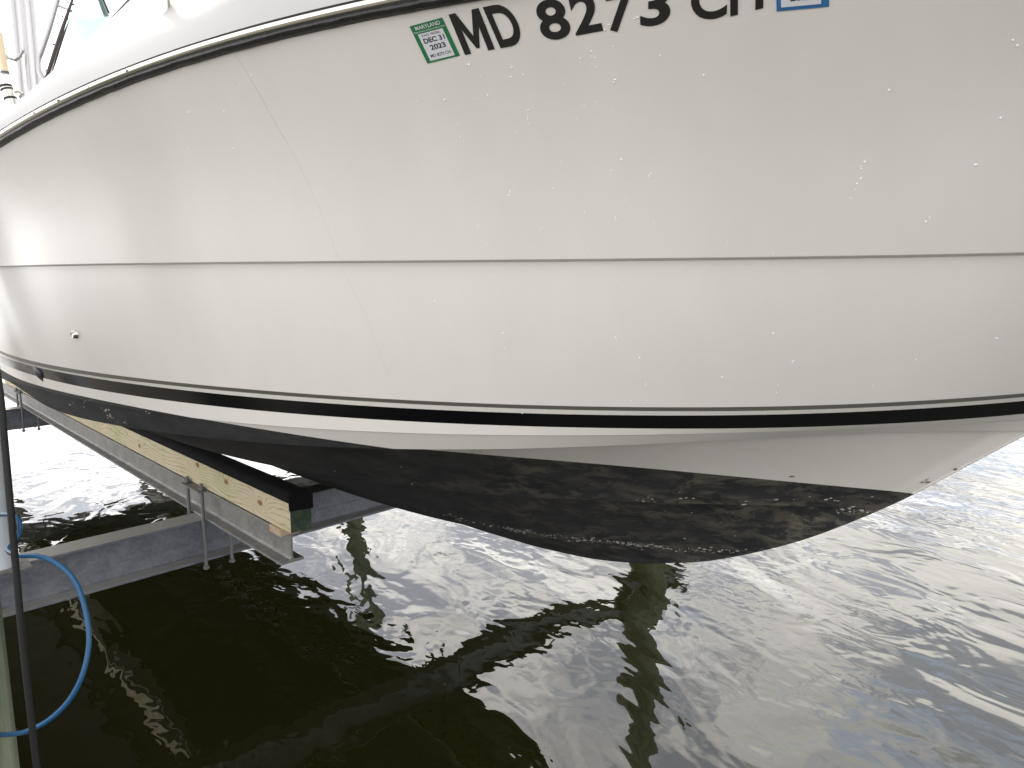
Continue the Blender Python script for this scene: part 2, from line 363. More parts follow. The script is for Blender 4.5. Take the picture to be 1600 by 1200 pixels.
def line(k, w, off=(0, 0)):               # w in [-1, 1]: transom .. T0 .. tip
    kw = LN[k][0]; tip = kw['tip']
    tt = np.where(w < 0, T0 + (T0 - TA) * w, T0 + (tip - T0) * (1 - (1 - np.clip(w, 0, 1)) ** 1.35))
    b_ = hb(tt, **kw)
    c, tm_ = ZF[k]; te = np.maximum(tt, max(tm_, -1.5)); z = np.polyval(c, te) 
    sl_ = np.clip(np.polyval(np.polyder(c), max(tm_, -1.5)), -.05, .03)
    z = z + sl_ * (np.minimum(tt, max(tm_, -1.5)) - max(tm_, -1.5)) * np.exp(np.minimum(tt, 0) * .25)
    o_b, o_z = off
    sc = np.clip(b_ / .045, 0, 1)
    return np.stack([tt, -(b_ - o_b * sc), z + o_z * sc], 1)
def keel_line(w, tip=3.1):
    tt = np.where(w < 0, T0 + (T0 - TA) * w, T0 + (tip - T0) * (1 - (1 - np.clip(w, 0, 1)) ** 1.35)); return np.stack([tt, 0 * tt, keel_z(tt)], 1)
NW = 150
w = np.concatenate([np.linspace(-1, 0, 24)[:-1], np.linspace(0, 1, NW)])
wfix = (np.clip((w - .72) / .28, 0, 1) ** 2)[:, None]
def strip(P, Q, n, bulge=0.0):            # rows between two lines; at the bow they run out on the stem curve
    rows = []
    def on_stem(r):
        if len(r) != len(w): return r
        s_ = r[-1].copy(); s_[1] = 0; s_[2] = float(keel_z(s_[0])); return r + wfix * (s_ - r[-1])[None]
    for i in range(n + 1):
        v = i / n; r = on_stem(P * (1 - v) + Q * v) if 0 < i < n else on_stem((P, Q)[i == n])
        if bulge:
            r = r.copy(); r[:, 1] += bulge * math.sin(math.pi * v) * np.clip(-r[:, 1] / .5, 0, 1)
        rows.append(r)
    return rows
def rows_mesh(rows, mb):
    n = len(rows[0]); vs = [tuple(p) for r in rows for p in r]; fs = []
    for i in range(len(rows) - 1):
        for j in range(n - 1): fs.append((i * n + j, i * n + j + 1, (i + 1) * n + j + 1, (i + 1) * n + j))
    mb.add(vs, fs)
    mb.add([(x, -y, z) for x, y, z in vs], [f[::-1] for f in fs])
Lw = {k: line(k, w) for k in LN}
K2 = line('K', w, (.017, -.005)); A2 = line('A', w, (.006, -.002)); B2 = line('B', w, (.024, .001)); s1b = line('s1', w, (.030, .013)); s2b = line('s2', w, (.030, .013))
def keel_mid(w_, tip): return keel_line(w_, tip)
top_s = MB(); low_s = MB()
rows_mesh(strip(Lw['S'], Lw['K'], 16, .028), top_s)
rows_mesh(strip(Lw['K'], K2, 1), top_s)
rows_mesh(strip(K2, Lw['g0'], 10, -.006), top_s)
pin = MB(); rows_mesh(strip(Lw['g0'], Lw['g1'], 1), pin)
rows_mesh(strip(Lw['g1'], Lw['b0'], 1), top_s)
boot = MB(); rows_mesh(strip(Lw['b0'], Lw['b1'], 2), boot)
rows_mesh(strip(Lw['b1'], Lw['A'], 3), low_s)
rows_mesh(strip(Lw['A'], A2, 1), low_s)
rows_mesh(strip(A2, Lw['B'], 3), low_s)
rows_mesh(strip(Lw['B'], B2, 1), low_s)
rows_mesh(strip(B2, Lw['s1'], 16, .020), low_s)
rows_mesh(strip(Lw['s1'], s1b, 1), low_s)
rows_mesh(strip(s1b, Lw['s2'], 16, .012), low_s)
rows_mesh(strip(Lw['s2'], s2b, 1), low_s)
rows_mesh(strip(s2b, keel_line(w, LN['s2'][0]['tip']), 10), low_s)
# stem: close the rest between line tips along the centreline (a narrow rounded stem bar)
stem = MB(); st_t = np.linspace(1.2, 3.1, 60); stem.tube([(t_, 0, float(keel_z(t_)) + .003) for t_ in st_t], .0035, 8)
# transom
tr = MB(); order = ['S', 'K', 'g0', 'b1', 'A', 'B', 's1', 's2']
tv = [tuple(Lw[k][0]) for k in order] + [tuple(keel_line(w, 1.4)[0])]; tv += [(x, -y, z) for x, y, z in tv[:-1]][::-1]
tr.add(tv, [tuple(range(len(tv)))])

# bottom-paint edge: fitted through measured points, then the shell is cut along it
allv = low_s.v + top_s.v; allf = low_s.f + [tuple(i + len(low_s.v) for i in f) for f in top_s.f]
k0 = len(allv); allv = allv + boot.v; allf = allf + [tuple(i + k0 for i in f) for f in boot.f]
BV = BVHTree.FromPolygons([Vector(v) for v in allv], allf)
def hit(x, y):
    d = Vector(dir_local(ray(x, y))).normalized(); h_ = BV.ray_cast(Vector(CO), d); return h_[0], (h_[1] if h_[0] is None or h_[1].dot(d) < 0 else -h_[1])
PL = [(0,577),(30,590),(67,603),(133,623),(200,637),(300,653),(365,664),(475,679),(600,691),(725,706),(850,720),(975,732),(1100,742),(1180,749),(1256,756),(1340,762),(1420,767)]
pp = [hit(x, y)[0] for x, y in PL]; pp = [p for p in pp if p is not None]
A_ = np.array([[1, p[0], p[0] ** 2, p[0] ** 3, p[0] ** 4] for p in pp]); zc = np.linalg.lstsq(A_, np.array([p[2] for p in pp]), rcond=None)[0]
print('paint cut', zc, 'res mm', (A_ @ zc - np.array([p[2] for p in pp])) * 1000, [round(p[0], 2) for p in pp])
tpa = min(p[0] for p in pp)
def zcut(t_):
    te = max(t_, tpa); te = min(te, 2.1); g_ = zc[1] + 2 * zc[2] * te + 3 * zc[3] * te ** 2 + 4 * zc[4] * te ** 3
    return zc[0] + zc[1] * te + zc[2] * te * te + zc[3] * te ** 3 + zc[4] * te ** 4 + (.02 if t_ < tpa else g_) * (t_ - te)
def cut(mbs, above):
    bm = bmesh.new()
    for q in mbs:
        vs = [bm.verts.new(v) for v in q.v]
        for f in q.f:
            try: bm.faces.new([vs[i] for i in f])
            except ValueError: pass
    for v in bm.verts: v.co.z -= zcut(v.co.x)
    bmesh.ops.bisect_plane(bm, geom=bm.verts[:] + bm.edges[:] + bm.faces[:], plane_co=(0, 0, 0), plane_no=(0, 0, 1), clear_inner=above, clear_outer=not above)
    for v in bm.verts: v.co.z += zcut(v.co.x)
    bmesh.ops.dissolve_degenerate(bm, dist=1e-6, edges=bm.edges[:])
    return bm
def bm_obj(name, bm, m, parent, smooth=True):
    me = bpy.data.meshes.new(name); bm.normal_update(); bm.to_mesh(me); bm.free(); me.materials.append(m)
    if smooth:
        for p in me.polygons: p.use_smooth = True
    o = bpy.data.objects.new(name, me); COL.objects.link(o); o.parent = parent; return o
hull = bm_obj('hull', cut([low_s, top_s, stem, tr], True), M['gel'], boat)
for o_ in (hull,):
    try: o_.data.set_sharp_from_angle(angle=R(50))
    except Exception: pass
paint = bm_obj('bottom_paint', cut([low_s, stem, tr], False), M['paint'], boat)
try: paint.data.set_sharp_from_angle(angle=R(50))
except Exception: pass
pin.build('pinstripe', M['grey'], boat, True); boot.build('boot_stripe', M['black'], boat, True)

# ---- deck edge and cabin side above the rail
def Sb(t_): return hb(t_, **LN['S'][0])
def zpoly(pts, Bf, deg, extra=[]):
    q = [solve(x, y, Bf) for x, y in pts]; ts = [p[0] for p in q] + [e[0] for e in extra]; zs = [p[2] for p in q] + [e[1] for e in extra]
    for p in q: print('   deck pt', p)
    return np.polyfit(ts, zs, deg)
wt = np.linspace(-1, 1, 120)
Srow = line('S', wt)
rail_in = Srow.copy(); rail_in[:, 1] += .004; rail_in[:, 2] += .037
def inset(row, d, z):
    r = row.copy(); r[:, 1] = -np.clip(-row[:, 1] - d, 0, None); r[:, 2] = z; return r
print('C1'); c1 = zpoly([(50,144),(95,111),(150,75),(250,30),(330,0)], lambda t_: Sb(t_) - .13, 2, [(2.5, 2.66)])
print('C2'); c2 = zpoly([(95,111),(120,86),(150,55),(175,27),(200,0)], lambda t_: Sb(t_) - .42, 1)
tt = Srow[:, 0]
C1 = inset(Srow, .13, np.where(tt < -.9, np.polyval(c1, -.9) - .0, np.polyval(c1, np.clip(tt, -.9, 3))))
zc2 = np.polyval(c2, np.clip(tt, -3, .6)); 
zc2 = np.where(tt > .3, zc2 - np.clip(tt - .3, 0, 2) ** 1.3 * .55, zc2); zc2 = np.maximum(zc2, C1[:, 2] + .03)
C2 = inset(Srow, .42, zc2)
CC = C2.copy(); CC[:, 1] = 0; CC[:, 2] = C2[:, 2] + .10
dk = MB()
rows_mesh(strip(rail_in, C1, 6, -.008), dk); rows_mesh(strip(C1, C2, 6), dk); rows_mesh(strip(C2, CC, 4), dk)
dk.build('deck', M['deck'], boat, True)

# ---- rub rail: black rubber moulding with a stainless insert and its screws
def sweep(row, prof):
    d = np.gradient(row, axis=0); nrm = np.stack([d[:, 1], -d[:, 0], 0 * d[:, 0]], 1); nrm /= np.linalg.norm(nrm, axis=1)[:, None]
    if nrm[5][1] > 0: nrm = -nrm
    return [row + nrm * o_ + np.array([0, 0, z_ * 1.13]) for o_, z_ in prof]
wr = np.concatenate([np.linspace(-1, 0, 24)[:-1], np.linspace(0, .999, 200)]); Sr = line('S', wr)
jit = np.array([random.uniform(-1, 1) for _ in range(len(Sr))])
rb = MB(); rr = sweep(Sr, [(-.002, -.001), (.008, -.001), (.015, .001), (.018, .005), (.017, .010), (.013, .014), (.012, .027), (.017, .0315), (.010, .035), (-.004, .035)])
for q in rr[1:4]: q[:, 2] += jit * .0012
rows_mesh(rr, rb); rail = rb.build('rub_rail', M['rubber'], boat, True)
sb = MB(); prof = [(.012 + .0115 * math.sin(a_), .0205 - .0085 * math.cos(a_)) for a_ in np.linspace(-.2, math.pi + .2, 12)]
rows_mesh(sweep(Sr, prof), sb); sb.build('rail_insert', M['steel'], rail, True)
scr_px = [(55,178),(93,156),(140,135),(200,111),(272,87),(357,61),(461,31),(590,3)]
sct = [solve(x, y, lambda t_: Sb(t_) + .02)[0] for x, y in scr_px]; print('screws', sct)
step_ = .19
sct = [sct[0] - step_ * i for i in range(1, 12)] + sct + [sct[-1] + step_ * i for i in range(1, 8)]
for t_ in sct:
    j = int(np.argmin(abs(Sr[:, 0] - t_))); base = sweep(Sr, [(.0235, .0205)])[0][j]; base[0] = t_
    g = sweep(Sr, [(1.0, 0)])[0][j] - Sr[j]
    q = MB(); q.tube([base - g * .003, base + g * .0012, base + g * .002], [.0036, .0036, .0022], 10); q.build('screw', M['satin'], rail, True)

# ---- writing: every glyph is laid on the hull between four surface points
def text_verts(ch, offset=0.0):
    c = bpy.data.curves.new('txt', 'FONT'); c.body = ch; c.size = 1; c.offset = offset; c.resolution_u = 6; c.fill_mode = 'BOTH' if hasattr(c, 'fill_mode') else None
    o = bpy.data.objects.new('txt', c); COL.objects.link(o); dg = bpy.context.evaluated_depsgraph_get(); me = o.evaluated_get(dg).to_mesh()
    vs = [tuple(v.co)[:2] for v in me.vertices]; fs = [tuple(p.vertices) for p in me.polygons]
    bpy.data.objects.remove(o); return np.array(vs), fs
def surf(x, y):
    p, n_ = hit(x, y); return np.array(p), np.array(n_)
def refine(vs, fs, maxlen):
    bm = bmesh.new(); bv = [bm.verts.new((v[0], v[1], 0)) for v in vs]
    for f in fs:
        try: bm.faces.new([bv[i] for i in f])
        except ValueError: pass
    bm.normal_update(); bmesh.ops.triangulate(bm, faces=bm.faces[:])
    for _ in range(4):
        e = [q for q in bm.edges if q.calc_length() > maxlen]
        if not e: break
        bmesh.ops.subdivide_edges(bm, edges=e, cuts=1); bmesh.ops.triangulate(bm, faces=bm.faces[:])
    bm.verts.index_update(); v = np.array([(q.co.x, q.co.y) for q in bm.verts]); f = [tuple(q.index for q in p.verts) for p in bm.faces]; bm.free(); return v, f
def lay(uv, fs, bl, br, tl, lift):          # uv in 0..1 box -> hull surface
    P0, n0 = surf(*bl); P1, n1 = surf(*br)
    # the top may lie outside the frame: step up the surface from the base points
    Pt, nt_ = surf(*tl)
    e1 = P1 - P0; e2 = Pt - P0; nn = n0 + n1 + nt_; nn /= np.linalg.norm(nn); out = []
    for u, v in uv:
        p = P0 + e1 * u + e2 * v; h_ = BV.ray_cast(Vector(p + nn * .15), Vector(-nn))
        q = np.array(h_[0]) if h_[0] is not None else p
        out.append(q + nn * lift)
    return out, fs
glyphs = [('M',(727,85.5),(773.5,76.5),(701,22.5)), ('D',(782.5,75),(823,67.5),(754.5,11)), ('8',(850,65),(896,57.5),(832,3)), ('2',(900.5,55.5),(943,47.5),(886,-7)),
          ('7',(951,52),(993,45),(946,-11)), ('3',(1001,42.5),(1048,36.5),(999,-22)), ('C',(1080,33),(1136,27),(1080,-32)), ('H',(1141.5,25.5),(1193,12),(1141,-40))]
M_OUT = [(0,0),(.215,0),(.215,.60),(.45,.10),(.55,.10),(.785,.60),(.785,0),(1,0),(1,1),(.77,1),(.50,.40),(.23,1),(0,1)]
for ch, bl, br, tl in glyphs:
    if ch == 'M': vs, fs = np.array(M_OUT, float), [tuple(range(13))]
    else: vs, fs = text_verts(ch, .026)
    vs = (vs - vs.min(0)) / (vs.max(0) - vs.min(0)); vs, fs = refine(vs, fs, .25)
    o_, f_ = lay(vs, fs, bl, br, tl, .0012); reg = MB(); reg.add(o_, f_)
    tag(reg.build('registration_digit' if ch.isdigit() else 'registration_letter', M['decal'], boat), 'black stick-on ' + ('digit ' if ch.isdigit() else 'letter ') + ch)
# renewal sticker, green
def quad_lay(name, m, parent, u0, u1, v0, v1, C, lift, n=8):
    vs = [(u0 + (u1 - u0) * i / n, v0 + (v1 - v0) * j / n) for j in range(n + 1) for i in range(n + 1)]
    fs = [(j * (n + 1) + i, j * (n + 1) + i + 1, (j + 1) * (n + 1) + i + 1, (j + 1) * (n + 1) + i) for j in range(n) for i in range(n)]
    q = MB(); o_, f_ = lay(vs, fs, *C, lift); q.add(o_, f_); return q.build(name, m, parent)
def text_lay(name, s_, m, parent, u0, u1, v0, v1, C, lift, bold=0.0):
    vs, fs = text_verts(s_, bold); vs = (vs - vs.min(0)) / (vs.max(0) - vs.min(0)); vs = vs * np.array([u1 - u0, v1 - v0]) + np.array([u0, v0])
    q = MB(); o_, f_ = lay(vs, fs, *C, lift); q.add(o_, f_); return q.build(name, m, parent)
C = ((668, 99), (719, 86.5), (640, 41))
gs_ = tag(quad_lay('renewal_sticker', M['green'], boat, 0, 1, 0, 1, C, .0010), 'green bordered sticker dated DEC 31 2023')
quad_lay('sticker_field', M['white'], gs_, .125, .875, .045, .755, C, .0014)
text_lay('sticker_heading', 'MARYLAND', M['white'], gs_, .13, .88, .86, .955, C, .0015, .01)
text_lay('sticker_heading', 'Department of Natural Resources', M['white'], gs_, .04, .96, .775, .83, C, .0015)
text_lay('sticker_text', 'PAID VESSEL', M['ink'], gs_, .22, .78, .665, .725, C, .0018)
text_lay('sticker_text', 'DEC 31', M['ink'], gs_, .20, .83, .49, .62, C, .0018, .03)
text_lay('sticker_text', '2023', M['ink'], gs_, .30, .76, .30, .43, C, .0018, .03)
text_lay('sticker_text', 'MD 8273 CH', M['ink'], gs_, .20, .80, .12, .20, C, .0018, .005)
C = ((1214, 17.5), (1296, 10), (1212.8, -17.5))   # lower part only: v runs past 1
bs_ = tag(quad_lay('renewal_sticker', M['blue'], boat, 0, 1, 0, 2.3, C, .0010), 'blue bordered sticker cut off by the top of the picture')
quad_lay('sticker_field', M['white'], bs_, .09, .85, .16, 1.75, C, .0014)
quad_lay('sticker_line', M['blue'], bs_, .06, .90, .105, .125, C, .0016)
text_lay('sticker_text', '2022', M['ink'], bs_, .26, .72, .40, .66, C, .0018, .03)

# ---- fittings in the hull side
def fitting(name, x, y, r, ln, m, hooded=False):
    p, n_ = surf(x, y); q = MB()
    prof = [(0, r * 1.0), (.003, r * 1.0), (.006, r * .9), (ln, r * .78), (ln + .003, r * .62), (ln + .001, r * .5), (ln - .006, r * .45)]
    q.tube([p + n_ * (d - .002) for d, _ in prof], [s_ for _, s_ in prof], 24)
    return q.build(name, m, boat, True)
tag(fitting('drain_fitting', 118, 522, .0165, .012, M['steel']), 'small chrome drain outlet')
p_, n_ = surf(62, 585); q = MB(); nn = n_ / np.linalg.norm(n_); upv = np.array([0, 0, 1.]) - nn * nn[2]; upv /= np.linalg.norm(upv); sv = np.cross(nn, upv)
for k in range(9):                       # clam-shell hood
    a_ = k / 8; rr_ = math.sin(math.pi * (.12 + .83 * a_)) ; c_ = p_ + upv * (.036 - .072 * a_)
    ring = [c_ + sv * (math.cos(b_) * .020 * rr_) + nn * (math.sin(b_) * .017 * rr_ * (1 - .35 * a_) - .001) for b_ in np.linspace(0, math.pi, 13)]
    q.v += [tuple(v) for v in ring]
for k in range(8):
    for j in range(12): q.f.append((k * 13 + j, k * 13 + j + 1, (k + 1) * 13 + j + 1, (k + 1) * 13 + j))
tag(q.build('hull_scoop', M['darkfit'], boat, True), 'dark oval hooded outlet across the black stripe')

# ---- water spots on the topsides (raised beads) and worn spots of the bottom paint
sp = [(652,158),(693,155),(748,153),(762,147),(823,171),(825,184),(827,196),(715,193),(719,211),(712,219),(724,219),(776,216),(809,209),(884,131),(961,126),(911,163),(933,155),(899,182),(1018,272),(1017,276),(972,247),(955,265),(866,293),(798,302),(799,300),(747,355),(845,357),(914,328),(976,315),(1024,349),(963,342),(921,387),(964,341),(751,386),(366,232),(392,220),(296,177),(351,175),(293,234),(375,134),(391,116),(1351,254),(1348,262),(1344,281),(1341,288),(1338,296),(1331,309),(1391,141),(1585,62),(1590,70),(1567,183),(1525,256),(1452,340),(1446,345),(1210,398),(1010,600),(1012,625),(985,625),(1216,604),(1214,612),(1366,603),(1130,588),(998,560),(962,528),(1240,566),(764,433),(771,410),(950,407),(1033,88),(919,72),(925,79),(928,89),(935,102),(958,73),(946,34),(948,42),(995,31),(730,100),(797,104),(753,118),(799,118),(818,118),(1386,515),(1431,560),(1556,530),(818,645),(1210,520),(785,520),(787,545),(680,470),(1101,120),(905,92)]
for _ in range(22):
    cx, cy = random.choice([(820, 220), (1000, 330), (1340, 290), (780, 530), (950, 80), (1200, 450)]); sp.append((random.gauss(cx, 90), max(5, random.gauss(cy, 70))))
dm = MB()
NS = len(sp) - 22
for isp, (x, y) in enumerate(sp):
    p, n_ = hit(x, y)
    if p is None: continue
    dd = (p - Vector(CO)).length
    for _ in range(random.choice((1, 1, 2))):
        r_ = random.uniform(.0010, .0020) if isp < NS else random.uniform(.0005, .0010) ; pp_ = p + Vector((random.uniform(-.004, .004), 0, random.uniform(-.004, .004)))
        h_ = BV.find_nearest(pp_); pp_ = h_[0]; dm.tube([pp_ - n_ * .0005, pp_ + n_ * r_ * .5, pp_ + n_ * r_ * .9], [r_ * 1.1, r_, r_ * .4], 7)
tag(dm.build('water_spots', M['drop'], boat, True), 'pale dried beads scattered over the topsides', None, None, 'stuff')
def chips(name, seeds, m, lift=.0011):
    q = MB()
    for x, y, sx_, sy_, n in seeds:
        for _ in range(n):
            a_, b_ = random.gauss(x, sx_), random.gauss(y, sy_); p, n_ = hit(a_, b_)
            if p is None: continue
            s_ = random.choice((.0008, .0010, .0014, .002, .0034)) * random.uniform(.6, 1.3); k = random.randint(5, 8)
            u_ = n_.orthogonal().normalized(); v_ = n_.cross(u_); ph = random.uniform(0, 6)
            # longer along the hull than across it
            al = Vector((1, 0, 0)); al = (al - n_ * al.dot(n_)).normalized(); ac = n_.cross(al)
            ring = [p + n_ * lift + al * math.cos(ph + 6.283 * j / k) * s_ * random.uniform(1.0, 2.0) + ac * math.sin(ph + 6.283 * j / k) * s_ * random.uniform(.5, 1) for j in range(k)]
            q.add(ring, [tuple(range(k))])
    return q.build(name, m, boat)
sd_ = []
for x0, y0, x1, y1, n in ((625,788,700,806,22),(700,806,740,817,30),(745,817,790,824,12),(790,825,830,832,70),(830,832,900,842,40),(900,842,985,850,75),(985,850,1050,856,70),(1050,857,1150,861,50)):
    for k in range(6): sd_.append((x0 + (x1 - x0) * (k + .5) / 6, y0 + (y1 - y0) * (k + .5) / 6, (x1 - x0) / 12, 1.7, n // 5 + 1))
sd_ += [(717, 811, 6, 1.5, 30), (441, 728, 6, 2, 40), (275, 683, 2.5, 2, 14), (925, 843, 4, 2, 16), (645, 756, 5, 2, 8), (1000, 778, 10, 1.5, 8), (1330, 796, 12, 3, 22),
        (165, 640, 4, 2, 22), (172, 648, 3, 3, 16), (173, 655, 2, 3, 8), (125, 630, 10, 6, 22), (230, 645, 3, 2, 4), (1250, 780, 60, 3, 14), (1080, 779, 60, 2, 8), (60, 607, 12, 3, 4), (185, 661, 14, 1.5, 14), (1120, 815, 80, 20, 10), (560, 735, 80, 14, 14)]
chips_o = chips('worn_spots', sd_, M['chip']); chips_o['kind'] = 'stuff'
rust = mat('rust_stain', (.16, .11, .07), .8)
rc = chips('scuff', [(1446, 752, 3.5, 2.5, 12), (1494, 734, 2, 1, 4), (1523, 720, 2, 1, 5), (1240, 744, 4, .8, 8), (735, 703, 8, 2, 5)], rust); rc['kind'] = 'stuff'
# fine grey line running down the side
sc_ = [(365,84),(380,104),(405,147),(432,196),(460,243),(490,305),(515,365),(530,410),(553,455),(577,506),(592,550),(610,590)]
q = MB(); pts = []
for x, y in spline([(a_, b_) for a_, b_ in sc_], 8):
    p, n_ = hit(float(x), float(y))
    if p is not None: pts.append(p + n_ * .0002)
q.tube(pts, [.00035] * (len(pts) // 3) + [.00016] * (len(pts) - len(pts) // 3), 5); q.build('hairline', mat('hairline_grey', (.50, .48, .45), .6), boat)

# ---- fittings, screen and tubes above the deck
def at(x, y, D): r = ray(x, y); v = np.array([0, 0, CAM_H]) + r / r[1] * D; return to_local(v, O)
def vtube(name, x, y, D, r, z0, z1, m, lean=0.0):
    p = at(x, y, D); q = MB(); q.tube([(p[0] + lean * (z0 - p[2]), p[1], z0), (p[0] + lean * (z1 - p[2]), p[1], z1)], r, 16); return q.build(name, m, boat, True)
for px, r_, D_ in ((28.5, .0155, 3.55), (41.5, .0155, 3.4), (54.5, .0165, 3.5)):
    vtube('tower_tube', px, 80, D_, r_, 2.35, 5.2, M['satin'])
vtube('tower_tube', 48.5, 80, 3.62, .013, 2.35, 5.2, M['darkfit'])  # dark tube added for the dark gap between two legs, not a leg
TL = [at(px, 80, D_) for px, D_ in ((28.5, 3.55), (41.5, 3.4), (54.5, 3.5))]
for p_ in TL:
    q = MB(); q.tube([(p_[0], -p_[1], 2.35), (p_[0], -p_[1], 5.2)], .0155, 16); q.build('tower_tube', M['satin'], boat, True)
q = MB(); q.box(min(p[0] for p in TL) - 1.1, max(p[0] for p in TL) + .12, min(p[1] for p in TL) - .05, -min(p[1] for p in TL) + .05, 5.2, 5.25); q.build('tower_platform', M['deck'], boat, bevel=.01)
zb = lambda x, y: solve(x, y, lambda t_: Sb(t_) - .44)
# windscreen pane: from the dark frame bar to the coaming edge
q = MB(); q.tube([zb(*p) for p in ((93,114),(120,87),(150,56),(175,28),(200,1),(250,-52))], .0035, 8); q.build('screen_edge_line', M['darkfit'], boat, True)  # added dark line that marks the tone change from deck to sky
poly = [zb(76, 124), zb(95, 112), zb(120, 87), zb(150, 56), zb(175, 28), zb(200, 1), zb(250, -52), zb(136, -60), zb(115, 0)]
q = MB(); nP = len(poly); q.add([tuple(p) for p in poly] + [(p[0], p[1] + .006, p[2]) for p in poly], [tuple(range(nP))[::-1], tuple(range(nP, 2 * nP))] + [(i, (i + 1) % nP, (i + 1) % nP + nP, i + nP) for i in range(nP)])
ws = q.build('windscreen', M['glass'], boat)
def bar(name, pts, D, r, m, parent=boat, n=12):
    q = MB(); q.tube([at(x, y, D) for x, y in pts], r, n); return q.build(name, m, parent, True)
darkbar = mat('dark_trim', (.05, .035, .03), .4)
pD = float((ray(90, 70)[1] * 0) + 3.15)
fb = bar('screen_frame', [(134, -55), (115, -2), (98, 44), (85, 83), (72.5, 122)], 3.3, .0085, darkbar)
for x, y in ((106, 3), (98, 26), (84, 69), (72, 110)): bar('screw', [(x - 1, y), (x + 1, y + .4)], 3.27, .0042, M['darkfit'], fb, 8)
bar('grab_tube', spline([(108, -60), (90, 0), (78, 42), (66, 78), (61, 92), (61, 108), (64, 116), (70, 125)], 5), 3.32, .0105, M['satin'])
bar('cross_bar', [(90, 8), (104, 14)], 3.32, .006, M['satin'])
mu = bar('mullion', [(145, -50), (157, 0), (167, 25)], 3.0, .010, M['satin'])
bar('mullion_edge', [(149, -50), (162, 0), (171, 21)], 2.98, .0035, darkbar, mu)
st_ = at(259, 28, 2.05); q = MB(); q.tube([(st_[0], st_[1], st_[2] - .03), (st_[0], st_[1], st_[2] + .62)], .0125, 16)
q.build('rail_stanchion', M['steel'], boat, True)
# rod holder with open end, on its bracket, and the clamp below it
rh = bar('rod_holder', [(-3, 52), (7.5, 112)], 3.3, .0165, mat('brass_tube', (.55, .45, .32), .3, .8))
q = MB(); p0 = at(7.5, 112, 3.3); p1 = at(7.7, 115.5, 3.3); q.tube([p0, p1], .0185, 16); q.build('collar', M['darkfit'], rh, True)
bar('bracket', [(6, 84), (12, 90), (24, 94), (31, 88), (36, 78)], 3.35, .007, M['satin'])
cl_ = bar('clamp', [(8, 133), (22, 170)], 3.2, .0235, M['steel'], n=20)
for a0, a1 in (((8.2, 133.5), (9.4, 137)), ((10.2, 139.5), (11.2, 142)), ((15.5, 153), (16.5, 156))): bar('band', [a0, a1], 3.2, .0262, M['rubber'], cl_, 20)
bar('clamp_arm', [(14, 146), (28, 143), (36, 146), (30, 152)], 3.25, .006, M['steel'])

# ---------------------------------------------------------------- boat lift
lift = tag(empty('boat_lift', (BE[0], BE[1], 0), ANG), 'galvanised boat lift cradle with timber bunks under the white boat', 'boat lift')
SLOPE = .0125                                    # the cradle sits slightly bow-up
def ibeam_prof(hh, fw_, tf, tw):
    f = fw_ / 2; w_ = tw / 2; r_ = .008
    return [(-f, 0), (f, 0), (f, tf), (w_ + r_, tf + .004), (w_, tf + .004 + r_), (w_, hh - tf - .004 - r_), (w_ + r_, hh - tf - .004), (f, hh - tf), (f, hh), (-f, hh), (-f, hh - tf), (-w_ - r_, hh - tf - .004), (-w_, hh - tf - .004 - r_), (-w_, tf + .004 + r_), (-w_ - r_, tf + .004), (-f, tf)]
bax = np.array([1, 0, SLOPE]); bax /= np.linalg.norm(bax)
BT = .917; BH = .150                            # top of the front end of the bunk beam
def bunk(cy, dup_from=None):
    q = MB(); L = 7.4
    o = np.array([-.09, cy, BT - BH - SLOPE * .09]); q.prism(ibeam_prof(BH, .10, .010, .009), o - bax * L, bax, (0, 1, 0), (0, 0, 1), L)
    bb = q.build('bunk_beam', M['galv'], lift, bevel=.0012)
    # timber board: its own origin at the front end so that the grain runs along it
    q = MB(); q.frame_box((0, -.0445, 0), (-6.6, 0, 0), (0, .089, 0), (0, 0, .14))
    wd = q.build('bunk_board', M['wood'], lift, bevel=.004); wd.location = (0, cy, BT + .003); wd.rotation_euler = (0, -math.atan(SLOPE), 0)
    q = MB(); q.box(0, .0015, -.0435, .0435, .002, .138); q.build('sealed_end', M['greenend'], wd)
    q = MB(); prof = [(-.049, .085), (-.049, .138), (-.040, .152), (-.030, .156), (.030, .156), (.040, .152), (.049, .138), (.049, .085), (.046, .085), (.046, .138), (-.046, .138), (-.046, .085)]
    # the carpet pad is a capped strip: top and both edges, folded down over the front end
    pf = [(-.0475, .118), (.0475, .118), (.0485, .145), (.040, .155), (.028, .159), (-.028, .159), (-.040, .155), (-.0485, .145)]
    q.prism(pf, (-6.6, 0, 0), (1, 0, 0), (0, 1, 0), (0, 0, 1), 6.6)
    pe = [(-.050, .090), (.050, .084), (.051, .142), (.042, .156), (.030, .1605), (-.030, .1605), (-.042, .156), (-.051, .142)]
    q.prism(pe, (.0018, 0, 0), (1, 0, 0), (0, 1, 0), (0, 0, 1), .008)
    pdn = q.build('carpet_pad', M['carpet'], wd, bevel=.004)
    q = MB(); q.box(0, .0015, -.04, .04, .09, .10)
    q = MB(); q.frame_box((-.17, cy - .055, BT - .028), (.10, 0, .001), (0, .085, 0), (0, 0, .030)); q.build('shim_block', M['shim'], lift, bevel=.002)
    return bb
bunk(0.0)
bunk(1.40)
def cross(sx_, ztop, hh, c0, c1, name='cross_beam'):
    ax = np.array([0, 1, .022]); ax /= np.linalg.norm(ax)
    o = np.array([-sx_, c0, ztop - hh + .022 * c0]); q = MB(); pf = ibeam_prof(hh, .135, .011, .010)
    q.prism(pf, o, ax, (-1, 0, 0), (0, 0, 1), c1 - c0)
    # thin raised strip along the web
    q.frame_box(o + np.array([.0052, 0, hh * .40]), (.004, 0, 0), ax * (c1 - c0), (0, 0, .006))
    return q.build(name, M['galvd'], lift, bevel=.0015)
